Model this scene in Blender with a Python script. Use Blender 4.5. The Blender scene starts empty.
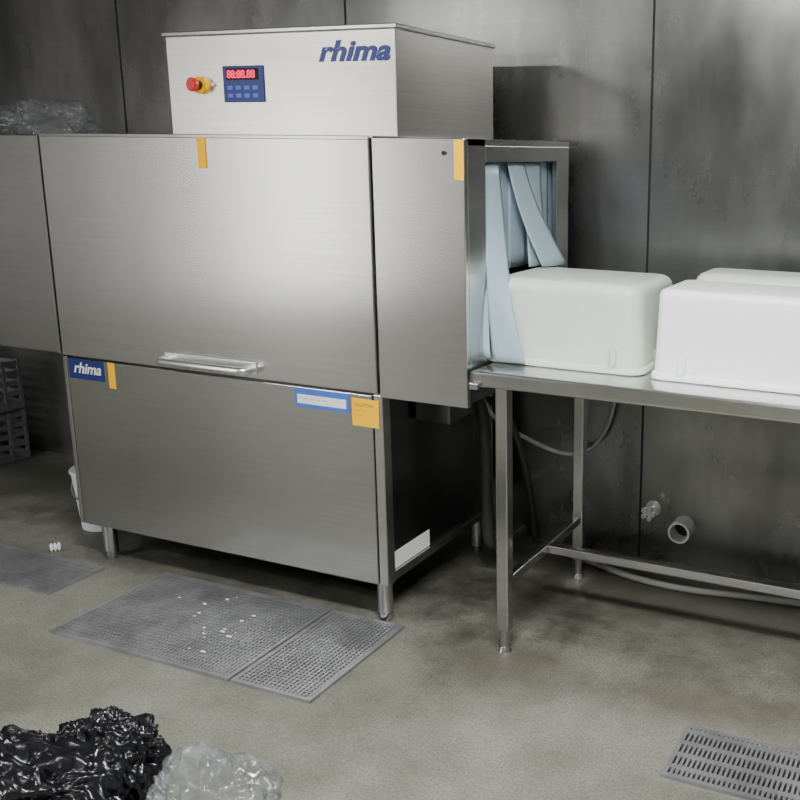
import bpy, bmesh, math, random
from mathutils import Vector, Matrix, noise
random.seed(4)
scene=bpy.context.scene
# ---------------------------------------------------------------- helpers
def link(o,parent=None):
    scene.collection.objects.link(o)
    if parent: o.parent=parent
    return o
def empty(name):
    e=bpy.data.objects.new(name,None); e.empty_display_size=.1
    return link(e)
def new_mat(name):
    m=bpy.data.materials.new(name); m.use_nodes=True
    return m, m.node_tree, m.node_tree.nodes['Principled BSDF']
def plain(name,col,rough=.5,metal=0.,**kw):
    m,nt,b=new_mat(name)
    n=nt.nodes.new('ShaderNodeTexNoise'); n.inputs['Scale'].default_value=kw.pop('ns',9.)
    g=nt.nodes.new('ShaderNodeNewGeometry'); nt.links.new(g.outputs['Position'],n.inputs['Vector'])
    mx=nt.nodes.new('ShaderNodeMix'); mx.data_type='RGBA'
    v=kw.pop('var',.12)
    mx.inputs['A'].default_value=(*[c*(1-v) for c in col],1); mx.inputs['B'].default_value=(*[min(1,c*(1+v)) for c in col],1)
    nt.links.new(n.outputs['Fac'],mx.inputs['Factor']); nt.links.new(mx.outputs['Result'],b.inputs['Base Color'])
    b.inputs['Roughness'].default_value=rough; b.inputs['Metallic'].default_value=metal
    for k,val in kw.items(): b.inputs[k.replace('_',' ')].default_value=val
    return m
def steel(name,c0,c1,rough=.35,aniso=.6,blotch=1.2,grain=1.,metal=1.,vert=False,bump=0.,zs=.6,rv=.12,det=3.):
    m,nt,b=new_mat(name); N=nt.nodes; L=nt.links
    g=N.new('ShaderNodeNewGeometry')
    mp=N.new('ShaderNodeMapping'); mp.inputs['Scale'].default_value=(1.0,1.0,zs)
    L.new(g.outputs['Position'],mp.inputs['Vector'])
    n1=N.new('ShaderNodeTexNoise'); n1.inputs['Scale'].default_value=blotch; n1.inputs['Detail'].default_value=det; n1.inputs['Roughness'].default_value=.6
    L.new(mp.outputs['Vector'],n1.inputs['Vector'])
    mp2=N.new('ShaderNodeMapping'); mp2.inputs['Scale'].default_value=(170,170,2) if vert else (2,2,170)
    L.new(g.outputs['Position'],mp2.inputs['Vector'])
    n2=N.new('ShaderNodeTexNoise'); n2.inputs['Scale'].default_value=1.; n2.inputs['Detail'].default_value=2
    L.new(mp2.outputs['Vector'],n2.inputs['Vector'])
    r=N.new('ShaderNodeValToRGB'); r.color_ramp.elements[0].position=.3; r.color_ramp.elements[1].position=.7
    r.color_ramp.elements[0].color=(*c0,1); r.color_ramp.elements[1].color=(*c1,1)
    L.new(n1.outputs['Fac'],r.inputs['Fac'])
    mx=N.new('ShaderNodeMix'); mx.data_type='RGBA'; mx.blend_type='MULTIPLY'; mx.inputs['Factor'].default_value=.2*grain
    L.new(r.outputs['Color'],mx.inputs['A'])
    L.new(n2.outputs['Fac'],mx.inputs['B'])
    L.new(mx.outputs['Result'],b.inputs['Base Color'])
    mr=N.new('ShaderNodeMapRange'); mr.inputs['To Min'].default_value=rough*(1-rv); mr.inputs['To Max'].default_value=rough*(1+rv)
    L.new(n1.outputs['Fac'],mr.inputs['Value']); L.new(mr.outputs['Result'],b.inputs['Roughness'])
    b.inputs['Metallic'].default_value=metal
    if aniso>0:
        cr=N.new('ShaderNodeVectorMath'); cr.operation='CROSS_PRODUCT'; cr.inputs[1].default_value=(0.01,0.02,1)
        L.new(g.outputs['Normal'],cr.inputs[0]); L.new(cr.outputs['Vector'],b.inputs['Tangent'])
        b.inputs['Anisotropic'].default_value=aniso
    if bump>0:
        bp=N.new('ShaderNodeBump'); bp.inputs['Strength'].default_value=bump; bp.inputs['Distance'].default_value=.02
        L.new(n1.outputs['Fac'],bp.inputs['Height']); L.new(bp.outputs['Normal'],b.inputs['Normal'])
    return m
def mesh_obj(name,bm,mat,parent=None,smooth=False):
    me=bpy.data.meshes.new(name); bm.normal_update(); bm.to_mesh(me); bm.free()
    if mat: me.materials.append(mat)
    if smooth:
        for p in me.polygons: p.use_smooth=True
    return link(bpy.data.objects.new(name,me),parent)
def add_box(bm,x0,x1,y0,y1,z0,z1):
    vs=[bm.verts.new(p) for p in [(x0,y0,z0),(x1,y0,z0),(x1,y1,z0),(x0,y1,z0),(x0,y0,z1),(x1,y0,z1),(x1,y1,z1),(x0,y1,z1)]]
    for f in [(0,3,2,1),(4,5,6,7),(0,1,5,4),(1,2,6,5),(2,3,7,6),(3,0,4,7)]:
        bm.faces.new([vs[i] for i in f])
def box(name,x0,x1,y0,y1,z0,z1,mat,parent=None,bev=0.,seg=2):
    bm=bmesh.new(); add_box(bm,x0,x1,y0,y1,z0,z1)
    if bev>0: bmesh.ops.bevel(bm,geom=bm.edges[:],offset=bev,segments=seg,affect='EDGES',profile=.5)
    return mesh_obj(name,bm,mat,parent)
def cyl(name,c,r,h,mat,parent=None,axis='Z',r2=None,seg=28,bev=0):
    bm=bmesh.new()
    bmesh.ops.create_cone(bm,cap_ends=True,segments=seg,radius1=r,radius2=r if r2 is None else r2,depth=h)
    if axis=='Y': bmesh.ops.rotate(bm,verts=bm.verts,matrix=Matrix.Rotation(math.radians(90),3,'X'))
    if axis=='X': bmesh.ops.rotate(bm,verts=bm.verts,matrix=Matrix.Rotation(math.radians(90),3,'Y'))
    if bev: bmesh.ops.bevel(bm,geom=[e for e in bm.edges if len(e.link_faces)==2 and any(len(f.verts)>4 for f in e.link_faces)],offset=bev,segments=2,affect='EDGES')
    bmesh.ops.translate(bm,verts=bm.verts,vec=c)
    o=mesh_obj(name,bm,mat,parent,True)
    md=o.modifiers.new('es','EDGE_SPLIT'); md.split_angle=math.radians(40)
    return o
def tube(name,pts,r,mat,parent=None,cyclic=False,kind='POLY'):
    cu=bpy.data.curves.new(name,'CURVE'); cu.dimensions='3D'; cu.bevel_depth=r; cu.bevel_resolution=5; cu.use_fill_caps=True
    if kind=='NURBS':
        s=cu.splines.new('NURBS'); s.points.add(len(pts)-1); s.order_u=4; s.use_endpoint_u=True; s.resolution_u=10
    else:
        s=cu.splines.new('POLY'); s.points.add(len(pts)-1)
    for p,q in zip(s.points,pts): p.co=(*q,1)
    s.use_cyclic_u=cyclic; s.use_smooth=True
    cu.materials.append(mat)
    return link(bpy.data.objects.new(name,cu),parent)
def text(name,s,loc,size,mat,parent,rot=(math.radians(90),0,0),shear=0.,off=0.,sp=1.,sx=1.):
    cu=bpy.data.curves.new(name,'FONT'); cu.body=s; cu.size=size; cu.shear=shear; cu.offset=off; cu.extrude=.0004; cu.space_character=sp
    cu.materials.append(mat)
    o=link(bpy.data.objects.new(name,cu),parent); o.location=loc; o.rotation_euler=rot; o.scale=(sx,1,1)
    return o
# ---------------------------------------------------------------- materials
M_door=steel('brushed_steel_door',(.60,.60,.59),(.70,.70,.69),.23,.5,1.0)
M_box=steel('brushed_steel_box',(.84,.82,.77),(.92,.90,.85),.28,.4,1.2)
M_low=steel('brushed_steel_lower',(.50,.50,.49),(.60,.60,.59),.23,.5,1.0)
M_dark=steel('steel_dark_panel',(.13,.13,.13),(.24,.24,.24),.26,.3,2.)  # darker steel for body core, tunnel floor and motor box
M_frame=steel('steel_frame',(.56,.56,.555),(.66,.66,.655),.26,0,3.)
M_table=steel('steel_tabletop',(.62,.62,.61),(.75,.75,.74),.22,0,3.)
M_wall=steel('steel_wall_cladding',(.17,.17,.17),(.52,.52,.51),.28,.3,1.9,.6,.97,bump=.06,zs=.4,rv=.3,det=7)
M_seam=plain('seam_dark',(.03,.03,.03),.5,.6)
M_black=plain('black_gap',(.008,.008,.008),.7)
M_yellow=plain('yellow_label',(.95,.50,.0),.65,var=.03,Specular_IOR_Level=.2)
M_blue=plain('blue_label',(.01,.02,.14),.35)
M_lblue=plain('light_blue_label',(.05,.14,.55),.4)
M_white=plain('white_label',(.8,.8,.8),.45,var=.03)
M_ink=plain('ink_text',(.25,.2,.05),.5)
M_red=plain('red_button',(.6,.03,.02),.3)
M_strip=plain('pvc_curtain',(.38,.49,.57),.25,Transmission_Weight=.15,var=.12)
M_tub1=plain('tub_plastic_tinted',(.60,.66,.58),.35,Subsurface_Weight=.1,var=.05)
M_tub2=plain('tub_plastic_white',(.93,.94,.95),.35,Subsurface_Weight=.1,var=.02)
M_rubber=plain('grey_hose',(.32,.32,.30),.5)
M_darkrub=plain('dark_hose',(.04,.04,.04),.4)
M_cable=plain('grey_cable',(.6,.6,.58),.45)
M_crate=plain('grey_crate_plastic',(.17,.17,.19),.6)
M_bucket=plain('white_bucket_plastic',(.75,.75,.78),.45)
M_grate=steel('drain_grate_steel',(.26,.26,.27),(.40,.40,.41),.5,0,7.,.3,.7)
M_scrap=plain('white_scraps',(.8,.8,.76),.7)
M_chrome=steel('chrome_handle',(.88,.88,.87),(.95,.95,.94),.3,0,5.,0.)
m,nt,b=new_mat('led_display'); b.inputs['Base Color'].default_value=(.1,0,0,1); b.inputs['Emission Color'].default_value=(1,.02,.12,1); b.inputs['Emission Strength'].default_value=2.2; M_led=m
M_bag=plain('black_bin_bag',(.006,.006,.008),.25,Coat_Weight=.2)
def clearmat(name,gl,df):
    m=bpy.data.materials.new(name); m.use_nodes=True; nt=m.node_tree; N=nt.nodes; L=nt.links
    N.remove(N['Principled BSDF']); out=N['Material Output']
    t=N.new('ShaderNodeBsdfTransparent'); t.inputs['Color'].default_value=(.93,.94,.95,1)
    d=N.new('ShaderNodeBsdfDiffuse'); d.inputs['Color'].default_value=(.6,.62,.64,1)
    g=N.new('ShaderNodeBsdfGlossy'); g.inputs['Roughness'].default_value=.12
    nz=N.new('ShaderNodeTexNoise'); nz.inputs['Scale'].default_value=14.; nz.inputs['Detail'].default_value=4
    gm=N.new('ShaderNodeNewGeometry'); L.new(gm.outputs['Position'],nz.inputs['Vector'])
    mr=N.new('ShaderNodeMapRange'); mr.inputs['From Min'].default_value=.4; mr.inputs['From Max'].default_value=.7; mr.inputs['To Min'].default_value=df*.4; mr.inputs['To Max'].default_value=df*1.8
    L.new(nz.outputs['Fac'],mr.inputs['Value'])
    m1=N.new('ShaderNodeMixShader'); L.new(mr.outputs['Result'],m1.inputs[0]); L.new(t.outputs[0],m1.inputs[1]); L.new(d.outputs[0],m1.inputs[2])
    lw=N.new('ShaderNodeLayerWeight'); lw.inputs['Blend'].default_value=.2
    ml=N.new('ShaderNodeMath'); ml.operation='MULTIPLY_ADD'; ml.inputs[1].default_value=gl; ml.inputs[2].default_value=.05
    L.new(lw.outputs['Facing'],ml.inputs[0])
    m2=N.new('ShaderNodeMixShader'); L.new(ml.outputs[0],m2.inputs[0]); L.new(m1.outputs[0],m2.inputs[1]); L.new(g.outputs[0],m2.inputs[2])
    L.new(m2.outputs[0],out.inputs['Surface'])
    return m
M_clear=clearmat('clear_plastic_film',.35,.09)
def floor_mat():
    m,nt,b=new_mat('resin_concrete_floor'); N=nt.nodes; L=nt.links
    g=N.new('ShaderNodeNewGeometry')
    n1=N.new('ShaderNodeTexNoise'); n1.inputs['Scale'].default_value=1.4; n1.inputs['Detail'].default_value=10; n1.inputs['Roughness'].default_value=.72
    L.new(g.outputs['Position'],n1.inputs['Vector'])
    r=N.new('ShaderNodeValToRGB'); e=r.color_ramp.elements
    e[0].position=.3; e[0].color=(.10,.10,.077,1); e[1].position=.72; e[1].color=(.29,.29,.245,1)
    k=e.new(.5); k.color=(.19,.19,.157,1)
    L.new(n1.outputs['Fac'],r.inputs['Fac'])
    n2=N.new('ShaderNodeTexNoise'); n2.inputs['Scale'].default_value=150; n2.inputs['Detail'].default_value=4
    L.new(g.outputs['Position'],n2.inputs['Vector'])
    mx=N.new('ShaderNodeMix'); mx.data_type='RGBA'; mx.blend_type='MULTIPLY'; mx.inputs['Factor'].default_value=.55
    L.new(r.outputs['Color'],mx.inputs['A'])
    r2=N.new('ShaderNodeValToRGB'); r2.color_ramp.elements[0].position=.38; r2.color_ramp.elements[0].color=(.4,.4,.4,1); r2.color_ramp.elements[1].position=.6
    L.new(n2.outputs['Fac'],r2.inputs['Fac']); L.new(r2.outputs['Color'],mx.inputs['B'])
    wet_shade_masks=[]
    def spot(cx,cy,rx,ry,prev,col,amt):
        mp=N.new('ShaderNodeMapping'); mp.vector_type='POINT'
        mp.inputs['Location'].default_value=(-cx/rx,-cy/ry,0); mp.inputs['Scale'].default_value=(1/rx,1/ry,0)
        L.new(g.outputs['Position'],mp.inputs['Vector'])
        ln=N.new('ShaderNodeVectorMath'); ln.operation='LENGTH'; L.new(mp.outputs['Vector'],ln.inputs[0])
        nz=N.new('ShaderNodeTexNoise'); nz.inputs['Scale'].default_value=4; nz.inputs['Detail'].default_value=8; nz.inputs['Roughness'].default_value=.65
        L.new(g.outputs['Position'],nz.inputs['Vector'])
        ad=N.new('ShaderNodeMath'); ad.operation='MULTIPLY_ADD'; ad.inputs[1].default_value=2.0; L.new(nz.outputs['Fac'],ad.inputs[0]); L.new(ln.outputs['Value'],ad.inputs[2])
        mr=N.new('ShaderNodeMapRange'); mr.inputs['From Min'].default_value=2.15; mr.inputs['From Max'].default_value=1.35; mr.inputs['To Max'].default_value=amt
        L.new(ad.outputs['Value'],mr.inputs['Value']); wet_shade_masks.append(mr.outputs['Result'])
        q=N.new('ShaderNodeMix'); q.data_type='RGBA'; q.inputs['B'].default_value=(*col,1)
        L.new(mr.outputs['Result'],q.inputs['Factor']); L.new(prev,q.inputs['A'])
        return q.outputs['Result']
    c=mx.outputs['Result']
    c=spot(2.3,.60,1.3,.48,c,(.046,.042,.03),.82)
    c=spot(1.85,-.03,.34,.18,c,(.065,.053,.036),.5)
    c=spot(.7,.4,1.3,.45,c,(.02,.02,.016),.9)  # shade under the machine, painted into the floor colour
    c=spot(-1.2,.6,1.1,.5,c,(.045,.045,.035),.75)
    c=spot(-.6,-.9,1.3,.35,c,(.07,.07,.05),.45)
    c=spot(2.5,-.02,.38,.12,c,(.08,.062,.042),.5)
    L.new(c,b.inputs['Base Color'])
    mr=N.new('ShaderNodeMapRange'); mr.inputs['To Min'].default_value=.38; mr.inputs['To Max'].default_value=.65
    L.new(n1.outputs['Fac'],mr.inputs['Value'])
    mm=N.new('ShaderNodeMath'); mm.operation='MULTIPLY_ADD'; mm.inputs[1].default_value=-.2; L.new(wet_shade_masks[0],mm.inputs[0]); L.new(mr.outputs['Result'],mm.inputs[2]); L.new(mm.outputs[0],b.inputs['Roughness'])
    b.inputs['Specular IOR Level'].default_value=.38
    bp=N.new('ShaderNodeBump'); bp.inputs['Strength'].default_value=.25; bp.inputs['Distance'].default_value=.004
    L.new(n2.outputs['Fac'],bp.inputs['Height']); L.new(bp.outputs['Normal'],b.inputs['Normal'])
    return m
M_floor=floor_mat()
M_ceil=plain('ceiling_paint',(.38,.38,.38),.7)
M_paint=plain('wall_paint',(.18,.18,.18),.6)
# ---------------------------------------------------------------- room
YW=.9; X0,X1,Y0,ZC=-4.6,5.2,-5.0,2.7
box('floor',X0-.1,X1+.1,Y0-.1,YW+.1,-.1,0,M_floor)
box('ceiling',X0-.1,X1+.1,Y0-.1,YW+.1,ZC,ZC+.1,M_ceil)
box('wall_back',X0-.1,X1+.1,YW,YW+.1,0,ZC,M_wall)
WX0,WX1,WZ0,WZ1=-3.35,-2.25,.12,2.3
bm=bmesh.new()
add_box(bm,X0-.1,WX0,Y0-.1,Y0,0,ZC); add_box(bm,WX1,X1+.1,Y0-.1,Y0,0,ZC)
add_box(bm,WX0,WX1,Y0-.1,Y0,0,WZ0); add_box(bm,WX0,WX1,Y0-.1,Y0,WZ1,ZC)
mesh_obj('wall_front',bm,M_paint)
WN=empty('added_window_1')  # unseen window, added to give the steel something bright to reflect
for n_,a in {'frame_left':(WX0,WX0+.05,WZ0,WZ1),'frame_right':(WX1-.05,WX1,WZ0,WZ1),'frame_sill':(WX0+.05,WX1-.05,WZ0,WZ0+.05),'frame_head':(WX0+.05,WX1-.05,WZ1-.05,WZ1),'mullion':((WX0+WX1)/2-.02,(WX0+WX1)/2+.02,WZ0+.05,WZ1-.05)}.items():
    box(n_,a[0],a[1],Y0-.08,Y0-.02,a[2],a[3],M_white,WN)
pl=bpy.data.lights.new('added_window_portal','AREA'); pl.shape='RECTANGLE'; pl.size=WX1-WX0; pl.size_y=WZ1-WZ0; pl.cycles.is_portal=True
po=link(bpy.data.objects.new('added_daylight_portal',pl),WN); po.location=((WX0+WX1)/2,Y0-.11,(WZ0+WZ1)/2); po.rotation_euler=(math.radians(90),0,0)
box('wall_left',X0-.1,X0,Y0,YW,0,ZC,M_paint)
box('wall_right',X1,X1+.1,Y0,YW,0,ZC,M_paint)
for i,x in enumerate((-1.77,-.55,.65,1.93,3.15,4.35)):
    box('trim_%d'%(i+1),x-.004,x+.004,YW-.002,YW,0,ZC,M_seam)
# ---------------------------------------------------------------- dishwasher
DW=empty('conveyor_dishwasher')
W=1.367; E=1.681; D=.745; Z1=.148; Z2=.797; Z3=1.577; Z4=1.897
P=DW
box('lower_front_panel',0.022,W-.03,0,.02,Z1,Z2-.008,M_low,P,.003)
box('left_corner_post',0,.018,0,.05,Z1,Z2-.004,M_frame,P,.003)
box('right_corner_post',W-.026,W+.008,0.002,.045,Z1,Z2-.004,M_frame,P,.003)
box('rear_corner_post',W-.03,W+.004,D-.04,D,Z1,Z2-.004,M_frame,P,.003)
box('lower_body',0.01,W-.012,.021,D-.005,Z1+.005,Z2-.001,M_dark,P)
box('side_bottom_rail',W-.03,W,.045,D-.04,Z1,Z1+.03,M_frame,P,.002)
for i,(x,y) in enumerate([(.09,.05),(W-.04,.05),(.09,D-.06),(W-.04,D-.06)]):
    cyl('foot_%d'%(i+1),(x,y,.09),.026,.125,M_frame,P,bev=.003)
    cyl('foot_pad_%d'%(i+1),(x,y,.015),.021,.03,M_frame,P,r2=.026,bev=.003)
box('hood_body',0.005,W-.003,.022,D,Z2,Z3-.001,M_dark,P)
box('hood_door',0.006,W-.006,-.004,.022,Z2,Z3,M_door,P,.004)
box('hood_door_top_trim',0.006,W-.006,-.006,.02,Z3-.008,Z3+.004,M_frame,P,.002)
box('left_extension',-1.0,-.004,.002,D,Z2+.004,Z3-.002,M_low,P,.004)
box('left_extension_edge',-.012,-.004,-.003,.02,Z2+.002,Z3,M_frame,P,.002)
box('extension_front',W+.002,E,-.002,.018,Z2-.01,Z3,M_door,P,.003)
box('extension_front_flange',E-.02,E,.018,.125,Z2+.06,Z3-.001,M_frame,P,.002)
box('extension_top',W,E,.018,D,Z3-.02,Z3-.001,M_frame,P)
box('extension_top_beam',E-.02,E,.125,D-.1,Z3-.068,Z3-.02,M_frame,P,.002)
box('extension_rear_post',E-.02,E,D-.10,D,Z2+.06,Z3-.02,M_frame,P,.002)
box('extension_rear',W,E-.02,D-.02,D,Z2,Z3-.02,M_frame,P)
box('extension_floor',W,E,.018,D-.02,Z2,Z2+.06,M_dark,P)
box('opening_sill',E-.02,E,.125,D-.1,Z2+.06,.903,M_frame,P)
tube('drain_pipe',[(1.36,.45,.72),(1.46,.45,.72),(1.50,.45,.68),(1.50,.45,.18),(1.50,.47,.12),(1.50,.62,.10),(1.50,.74,.10)],.022,M_darkrub,P,kind='NURBS')
tube('supply_hose',[(1.36,.60,.66),(1.48,.60,.66),(1.56,.62,.5),(1.58,.66,.25),(1.56,.74,.06)],.014,M_darkrub,P,kind='NURBS')
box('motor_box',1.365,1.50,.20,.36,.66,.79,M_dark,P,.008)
bx0,bx1,by0,by1=.572,1.438,.036,.641
box('control_housing',bx0,bx1,by0,by1,Z3,Z4-.012,M_box,P,.004)
box('control_housing_lid',bx0-.008,bx1+.008,by0-.008,by1+.008,Z4-.014,Z4,M_frame,P,.003)
box('control_housing_base_gap',bx0+.01,bx1-.005,by0+.004,by1,Z3-.002,Z3+.006,M_black,P)
yb=by0
box('control_panel',.80,.96,yb-.004,yb,1.68,1.79,M_blue,P,.002)
box('control_display',.815,.94,yb-.006,yb-.003,1.748,1.782,M_black,P)
text('display_digits','88:88.88',(.819,yb-.007,1.753),.034,M_led,P,sp=.95,off=.0006)
for i in range(4):
    for j in range(2):
        box('panel_key_%d'%(i*2+j+1),.818+i*.033,.838+i*.033,yb-.006,yb-.003,1.694+j*.024,1.706+j*.024,M_lblue,P)
cyl('emergency_stop_base',(.71,yb-.006,1.733),.027,.012,M_yellow,P,'Y')
cyl('emergency_stop_neck',(.71,yb-.02,1.733),.014,.03,M_black,P,'Y')
cyl('emergency_stop_knob',(.71,yb-.04,1.733),.022,.02,M_red,P,'Y',bev=.005)
cyl('indicator_screw',(.762,yb-.004,1.735),.006,.01,M_frame,P,'Y')
text('logo_text','rhima',(1.165,yb-.001,1.798),.080,M_blue,P,shear=.3,off=.003,sx=1.33,sp=1.02)
def label(n,x0,x1,z0,z1,mat,y=-.0055): return box(n,x0,x1,y,y+.0015,z0,z1,mat,P)
label('yellow_tape_1',.712,.745,1.475,1.572,M_yellow,-.0072)
label('yellow_tape_2',1.648,1.679,1.46,1.572,M_yellow,-.0035)
label('yellow_tape_3',.222,.252,.695,.789,M_yellow,-.0015)
label('logo_plate',.03,.20,.715,.788,M_blue,-.0015)
text('logo_plate_text','rhima',(.052,-.002,.738),.055,M_white,P,shear=.3,off=.001,sx=1.05)
label('yellow_notice',1.262,1.362,.685,.775,M_yellow,-.0015)
text('notice_text','CAUTION\n-- -- ---\n--- --',(1.27,-.002,.75),.016,M_ink,P)
label('blue_notice',1.04,1.25,.722,.785,M_lblue,-.0015)
label('blue_notice_white',1.05,1.24,.735,.765,M_white,-.002)
text('blue_notice_text','- ---- -- --- ----',(1.06,-.0025,.748),.02,M_ink,P)
box('side_sticker',W+.0003-.012,W-.0105,.06,.29,.18,.24,M_white,P)
cyl('extension_screw',(1.615,-.004,1.535),.006,.006,M_black,P,'Y')
hz=.832; hp=[(.515,0,hz),(.515,-.03,hz)]
for k in range(6):
    a=k/5*math.pi/2; hp.append((.535-.02*math.cos(a),-.035-.02*math.sin(a),hz))
for k in range(6):
    a=k/5*math.pi/2; hp.append((.86+.02*math.sin(a),-.035-.02*math.cos(a),hz))
hp+= [(.88,-.03,hz),(.88,0,hz)]
tube('door_handle',hp,.013,M_chrome,P)
box('door_handle_plate',.50,.895,-.008,-.003,hz-.018,hz+.022,M_chrome,P,.002)
def strip(name,A,B,bulge=.004):
    bm=bmesh.new(); rows=[]
    for a,b_ in zip(A,B):
        a=Vector(a); b_=Vector(b_); mid=(a+b_)/2+Vector((bulge,-bulge,0))
        rows.append((bm.verts.new(a),bm.verts.new(mid),bm.verts.new(b_)))
    for r0,r1 in zip(rows,rows[1:]):
        bm.faces.new((r0[0],r0[1],r1[1],r1[0])); bm.faces.new((r0[1],r0[2],r1[2],r1[1]))
    o=mesh_obj(name,bm,M_strip,P,True)
    s=o.modifiers.new('su','SUBSURF'); s.levels=s.render_levels=2; s.boundary_smooth='PRESERVE_CORNERS'
    s=o.modifiers.new('so','SOLIDIFY'); s.thickness=.002
    return o
zt=1.505
strip('curtain_strip_1',[(1.665,.13,zt),(1.67,.13,1.35),(1.68,.125,1.2),(1.69,.12,1.05),(1.705,.115,.915)],
      [(1.665,.24,zt),(1.690,.22,1.35),(1.725,.18,1.2),(1.770,.13,1.05),(1.815,.118,.915)])
strip('curtain_strip_2',[(1.66,.12,zt),(1.66,.115,1.35),(1.665,.105,1.2),(1.67,.10,1.05),(1.675,.105,.925)],
      [(1.66,.19,zt),(1.66,.17,1.35),(1.675,.15,1.2),(1.69,.115,1.05),(1.70,.108,.925)])
strip('curtain_strip_3',[(1.662,.30,zt),(1.668,.33,1.42),(1.68,.36,1.34),(1.70,.39,1.26),(1.73,.42,1.172)],
      [(1.662,.42,zt),(1.674,.45,1.42),(1.695,.48,1.34),(1.725,.51,1.26),(1.765,.54,1.172)])
strip('curtain_strip_4',[(1.656,.44,zt),(1.66,.43,1.42),(1.668,.42,1.34),(1.68,.41,1.26),(1.69,.40,1.172)],
      [(1.656,.56,zt),(1.663,.55,1.42),(1.675,.54,1.34),(1.69,.53,1.26),(1.71,.52,1.172)])
for i in range(7):
    y=.08+i*.09; y2=min(y+.11,.72); dx=.006*(i%2)
    strip('inner_curtain_%d'%(i+1),[(1.636+dx,y,zt+.03),(1.636+dx,y,1.35),(1.636+dx,y,1.17)],[(1.640+dx,y2,zt+.03),(1.64+dx,y2,1.35),(1.64+dx,y2,1.17)],.002)
# ---------------------------------------------------------------- table
T=empty('steel_outlet_table')
ZT=.905
box('table_top',1.70,3.45,.02,.70,ZT-.012,ZT-.001,M_table,T)
box('front_rim',1.70,3.45,-.012,.022,ZT-.045,ZT+.004,M_table,T,.008,3)
box('end_rim',1.695,1.725,-.008,.70,ZT-.04,ZT-.0005,M_table,T,.004)
box('rear_upstand',1.70,3.45,.69,.705,ZT-.03,ZT+.05,M_table,T,.003)
box('under_channel',1.74,3.4,.05,.10,ZT-.06,ZT-.012,M_frame,T)
LX=1.786
for j,x in enumerate((LX,3.35)):
    for i,y in enumerate((.03,.63)):
        box('leg_%d'%(j*2+i+1),x-.02,x+.02,y-.02,y+.02,.07,ZT-.012,M_frame,T,.004)
        cyl('leg_foot_%d'%(j*2+i+1),(x,y,.04),.016,.07,M_frame,T)
        cyl('leg_pad_%d'%(j*2+i+1),(x,y,.008),.024,.016,M_frame,T,r2=.018)
    box('side_rail_%d'%(j+1),x-.014,x+.014,.05,.61,.215,.245,M_frame,T,.004)
box('stretcher',LX+.014,3.336,.32,.35,.215,.245,M_frame,T,.004)
box('latch',1.70,1.73,-.03,-.012,ZT-.05,ZT-.03,M_frame,T,.003)
# ---------------------------------------------------------------- tubs
def tub(name,x0,x1,y0,y1,z0,h,mat,taper=.02,r=.06,rr=.035):
    cx,cy,hx,hy=(x0+x1)/2,(y0+y1)/2,(x1-x0)/2,(y1-y0)/2
    bm=bmesh.new(); n=8
    def loop(ax,ay,rad,z):
        vs=[]
        for q,(sx,sy) in enumerate([(1,1),(-1,1),(-1,-1),(1,-1)]):
            for k in range(n+1):
                a=math.pi/2*q+math.pi/2*k/n
                vs.append(bm.verts.new((sx*(ax-rad)+rad*math.cos(a),sy*(ay-rad)+rad*math.sin(a),z)))
        return vs
    L=[loop(hx-.004,hy-.004,r,0),loop(hx,hy,r,.003),loop(hx,hy,r,.016),loop(hx-.003,hy-.003,r,.02),loop(hx-.007,hy-.007,r,.022)]
    for t in (.2,.5,.8): L.append(loop(hx-.008-taper*t,hy-.008-taper*t,r,.03+(h-.06)*t))
    for k in range(6):
        a=math.pi/2*k/5
        L.append(loop(hx-.008-taper-rr*(1-math.cos(a)),hy-.008-taper-rr*(1-math.cos(a)),r-.003*k,h-rr+rr*math.sin(a)))
    for a,c in zip(L,L[1:]):
        m_=len(a)
        for i in range(m_): bm.faces.new((a[i],a[(i+1)%m_],c[(i+1)%m_],c[i]))
    bm.faces.new(L[-1])
    for s in (-1,1):
        add_box(bm,s*(hx-.012)-.008,s*(hx-.012)+.008,-.06,.06,.03,.055)
    for s in (-1,1):
        for dx in (.085,.105): add_box(bm,s*(hx-dx)-.004,s*(hx-dx)+.004,-hy-.001,-hy+.03,.02,.075)
        add_box(bm,s*(hx-.095)-.013,s*(hx-.095)+.013,-hy-.001,-hy+.03,.02,.03)
    o=mesh_obj(name,bm,mat,None,True); o.location=(cx,cy,z0)
    md=o.modifiers.new('es','EDGE_SPLIT'); md.split_angle=math.radians(50)
    return o
tub('plastic_tub',1.655,2.18,.135,.53,ZT,.262,M_tub1,.010,.05)
tub('plastic_tub.001',2.205,2.95,.125,.42,ZT,.262,M_tub2,.006,.035,.022)
tub('plastic_tub.002',2.21,3.0,.43,.68,ZT,.275,M_tub1,.015,.04)
# ---------------------------------------------------------------- background bits
V=empty('wall_tap')
def wy(n,x,z,r,l,m_,par,seg=24): return cyl(n,(x,YW-l/2,z),r,l,m_,par,'Y',seg=seg,bev=.003)
wy('tap_flange',1.985,.21,.03,.01,M_chrome,V); wy('tap_body',1.985,.21,.012,.07,M_chrome,V)
for k in range(5):
    a=k*2*math.pi/5
    o=cyl('tap_spoke_%d'%(k+1),(1.985+.02*math.cos(a),YW-.07,.21+.02*math.sin(a)),.009,.018,M_chrome,V,'Y')
Q=empty('drain_pipe_stub')
bm=bmesh.new()
for (ra,ya,rb,yb_) in [(.042,0,.042,-.08),(.042,-.08,.034,-.08),(.034,-.08,.034,0)]:
    n=32
    A=[bm.verts.new((2.11+ra*math.cos(i*2*math.pi/n),YW+ya,.155+ra*math.sin(i*2*math.pi/n))) for i in range(n)]
    B=[bm.verts.new((2.11+rb*math.cos(i*2*math.pi/n),YW+yb_,.155+rb*math.sin(i*2*math.pi/n))) for i in range(n)]
    for i in range(n): bm.faces.new((A[i],A[(i+1)%n],B[(i+1)%n],B[i]))
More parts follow.
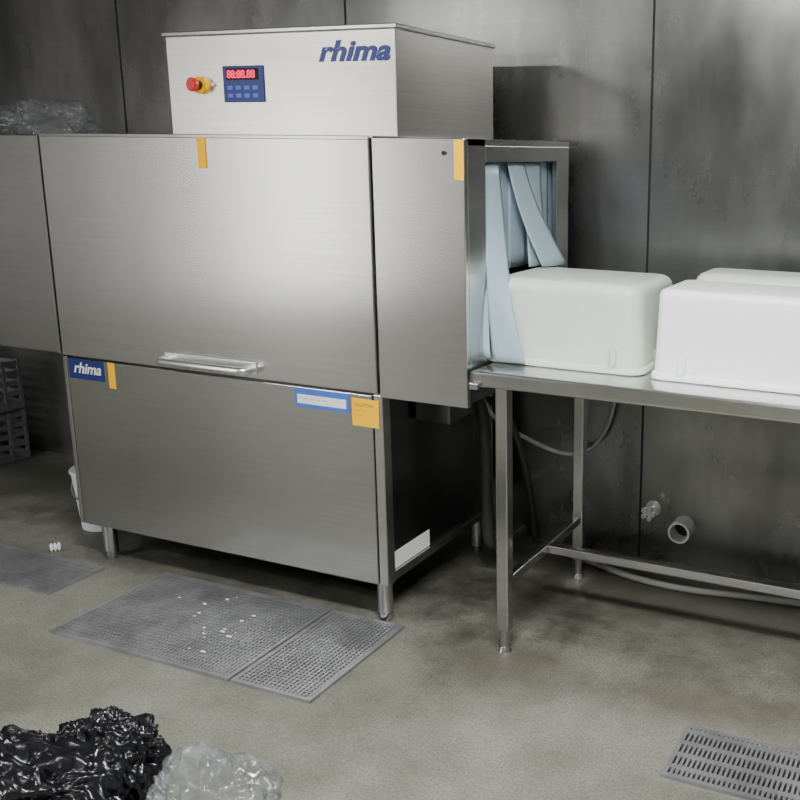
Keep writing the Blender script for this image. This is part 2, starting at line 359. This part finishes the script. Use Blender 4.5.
mesh_obj('pipe_wall',bm,M_cable,Q,True)
cyl('pipe_inside',(2.11,YW-.01,.155),.033,.01,M_black,Q,'Y')
tube('floor_hose',[(1.60,.82,.012),(1.8,.74,.012),(2.0,.66,.012),(2.25,.66,.012),(2.5,.72,.012),(2.9,.74,.012),(3.4,.7,.012)],.012,M_rubber,None,kind='NURBS')
tube('power_cable',[(1.42,.5,.80),(1.44,.52,.62),(1.5,.7,.5),(1.62,.8,.40),(1.75,.86,.40),(1.82,.88,.55),(1.83,.88,.7)],.008,M_cable,None,kind='NURBS')
CR=empty('plastic_crate')
cx0,cx1,cy0,cy1=-1.75,-1.29,.45,.80
for lv in range(2):
    zb=lv*.26
    box('crate_base_%d'%lv,cx0,cx1,cy0,cy1,zb+.002,zb+.02,M_crate,CR)
    for j in range(5):
        z=zb+.02+j*.05
        box('slat_f_%d_%d'%(lv,j),cx0,cx1,cy0,cy0+.012,z,z+.022,M_crate,CR); box('slat_r_%d_%d'%(lv,j),cx1-.012,cx1,cy0,cy1,z,z+.022,M_crate,CR)
        box('slat_b_%d_%d'%(lv,j),cx0,cx1,cy1-.012,cy1,z,z+.022,M_crate,CR); box('slat_l_%d_%d'%(lv,j),cx0,cx0+.012,cy0,cy1,z,z+.022,M_crate,CR)
    for k in range(6):
        x=cx0+(cx1-cx0-.015)*k/5
        box('rib_f_%d_%d'%(lv,k),x,x+.015,cy0-.003,cy0+.01,zb+.002,zb+.25,M_crate,CR)
    for k in range(5):
        y=cy0+(cy1-cy0-.015)*k/4
        box('rib_r_%d_%d'%(lv,k),cx1-.01,cx1+.003,y,y+.015,zb+.002,zb+.25,M_crate,CR)
BK=empty('plastic_bucket')
bkx,bky=-.215,.29
cyl('bucket_body',(bkx,bky,.125),.085,.25,M_bucket,BK,r2=.108)
cyl('bucket_rim',(bkx,bky,.245),.113,.014,M_bucket,BK,bev=.003)
tube('bucket_handle',[(bkx+.113*math.cos(a),bky-.11*math.sin(a),.235-.09*math.sin(a)) for a in [i*math.pi/12 for i in range(13)]],.004,M_frame,BK)
# ---------------------------------------------------------------- drain grates
def grate(name,x0,x1,y0,y1,px=.016,py=.03,w=.5):
    bm=bmesh.new()
    add_box(bm,x0,x1,y0,y0+.014,0.0,.010); add_box(bm,x0,x1,y1-.014,y1,0.0,.010)
    add_box(bm,x0,x0+.014,y0+.014,y1-.014,0.0,.010); add_box(bm,x1-.014,x1,y0+.014,y1-.014,0.0,.010)
    x=x0+.014+px*(1-w)
    while x<x1-.016: add_box(bm,x,x+px*w,y0+.014,y1-.014,.002,.009); x+=px
    y=y0+.014+py*(1-w)
    while y<y1-.016: add_box(bm,x0+.014,x1-.014,y,y+py*w*.6,.002,.0088); y+=py
    o=mesh_obj('bars',bm,M_grate)
    e=empty(name); o.parent=e
    box('sump',x0+.005,x1-.005,y0+.005,y1-.005,.0005,.0015,M_black,e)
    return e
grate('floor_drain_grate',.39,1.125,-.475,.02,.014,.018,.6)
grate('floor_drain_grate.001',1.135,1.42,-.475,.02,.015,.015,.5)
grate('floor_drain_grate.002',-.75,.15,-.285,-.04,.014,.022,.6)
grate('floor_drain_grate.003',2.44,3.2,-.39,-.15,.013,.055,.55)
bm=bmesh.new()
for i in range(22):
    x=random.gauss(.84,.12); y=random.gauss(-.24,.09); s=random.uniform(.002,.007); hz_=.4
    if i<3: x,y,s,hz_=-.16+.008*i,-.01+.01*i,.010,2.
    q=bmesh.ops.create_icosphere(bm,subdivisions=1,radius=s)
    ax=random.uniform(.7,2.2) if i>2 else .8; ay=random.uniform(.6,1.2)
    for v in q['verts']:
        v.co=Vector((v.co.x*ax*random.uniform(.8,1.2)+x,v.co.y*ay*random.uniform(.8,1.2)+y,v.co.z*hz_+(.012 if i>2 else .02)))
mesh_obj('food_scraps',bm,M_scrap)
# ---------------------------------------------------------------- bags
def crumple(name,c,rad,seed,mat,sub=6,amp=1.,parent=None,fine=1.):
    bm=bmesh.new(); bmesh.ops.create_icosphere(bm,subdivisions=sub,radius=1)
    off=Vector((seed*3.1,seed*1.7,seed*5.3))
    for v in bm.verts:
        n=v.co.normalized(); p=n+off
        wv=Vector((noise.noise(p*2),noise.noise(p*2+Vector((9,0,0))),noise.noise(p*2+Vector((0,9,0)))))*.5
        d=1+.28*amp*noise.noise(p*1.6)
        for s,a in ((2.0,.34),(4.2,.16*fine),(8.5,.05*fine)):
            F=noise.voronoi(( p+wv)*s)[0]; d-=a*amp*(F[1]-F[0])-.3*a*amp
        q=Vector((n.x*rad[0],n.y*rad[1],n.z*rad[2]))*d+Vector(c)
        if c[2]<1 and q.z<.004: q.z=.004+.002*abs(math.sin(q.x*40))
        if c[2]>1 and q.z<Z3+.002: q.z=Z3+.002
        v.co=q
    return mesh_obj(name,bm,mat,parent,True)
BB=empty('black_garbage_bag')
crumple('bag_body',(1.15,-1.12,.05),(.22,.14,.13),1.3,M_bag,6,1.2,BB)
crumple('bag_knot',(1.27,-1.01,.12),(.12,.09,.12),7.1,M_bag,6,1.2,BB,.8)
crumple('bag_side',(1.02,-1.15,.04),(.18,.12,.10),4.4,M_bag,6,1.2,BB)
crumple('clear_plastic_bag',(1.63,-1.06,.07),(.15,.12,.16),11.7,M_clear,6,1.1,None,1.2)
crumple('crumpled_plastic_wrap',(-.35,.33,Z3+.045),(.17,.11,.07),5.5,M_clear,6,1.8,None,1.4)
# ---------------------------------------------------------------- lights
def fixture(name,x,y,power,sx=1.25,sy=.3,col=(.99,1,.98)):
    e=empty(name)
    box('fixture_housing',x-sx/2-.02,x+sx/2+.02,y-sy/2-.02,y+sy/2+.02,ZC-.06,ZC-.001,M_white,e,.005)
    l=bpy.data.lights.new(name+'_lamp','AREA'); l.shape='RECTANGLE'; l.size=sx; l.size_y=sy; l.energy=power; l.color=col
    o=link(bpy.data.objects.new('lamp',l),e); o.location=(x,y,ZC-.065)
fixture('ceiling_light_fixture',2.5,-1.35,150)
fixture('ceiling_light_fixture.001',-.9,-3.0,80)
fixture('ceiling_light_fixture.002',2.8,-3.7,60)
w=bpy.data.worlds.new('World'); scene.world=w; w.use_nodes=True
w.node_tree.nodes['Background'].inputs['Color'].default_value=(1,.98,.94,1); w.node_tree.nodes['Background'].inputs['Strength'].default_value=9.
# ---------------------------------------------------------------- camera
cy_,pi_,ro_=[math.radians(a) for a in (22.442,13.105,.779)]
fw=Vector((-math.sin(cy_)*math.cos(pi_),math.cos(cy_)*math.cos(pi_),-math.sin(pi_)))
rt=Vector((math.cos(cy_),math.sin(cy_),0)); up=rt.cross(fw)
R=rt*math.cos(ro_)+up*math.sin(ro_); U=-rt*math.sin(ro_)+up*math.cos(ro_)
cd=bpy.data.cameras.new('Camera'); co=link(bpy.data.objects.new('Camera',cd))
co.matrix_world=Matrix((( R.x,U.x,-fw.x,3.081),(R.y,U.y,-fw.y,-2.495),(R.z,U.z,-fw.z,1.551),(0,0,0,1)))
cd.sensor_width=36; cd.sensor_fit='HORIZONTAL'; cd.lens=978.143/800*36
cd.shift_x=-(582.202-400)/800; cd.shift_y=(376.831-400)/800; cd.clip_start=.05
scene.camera=co
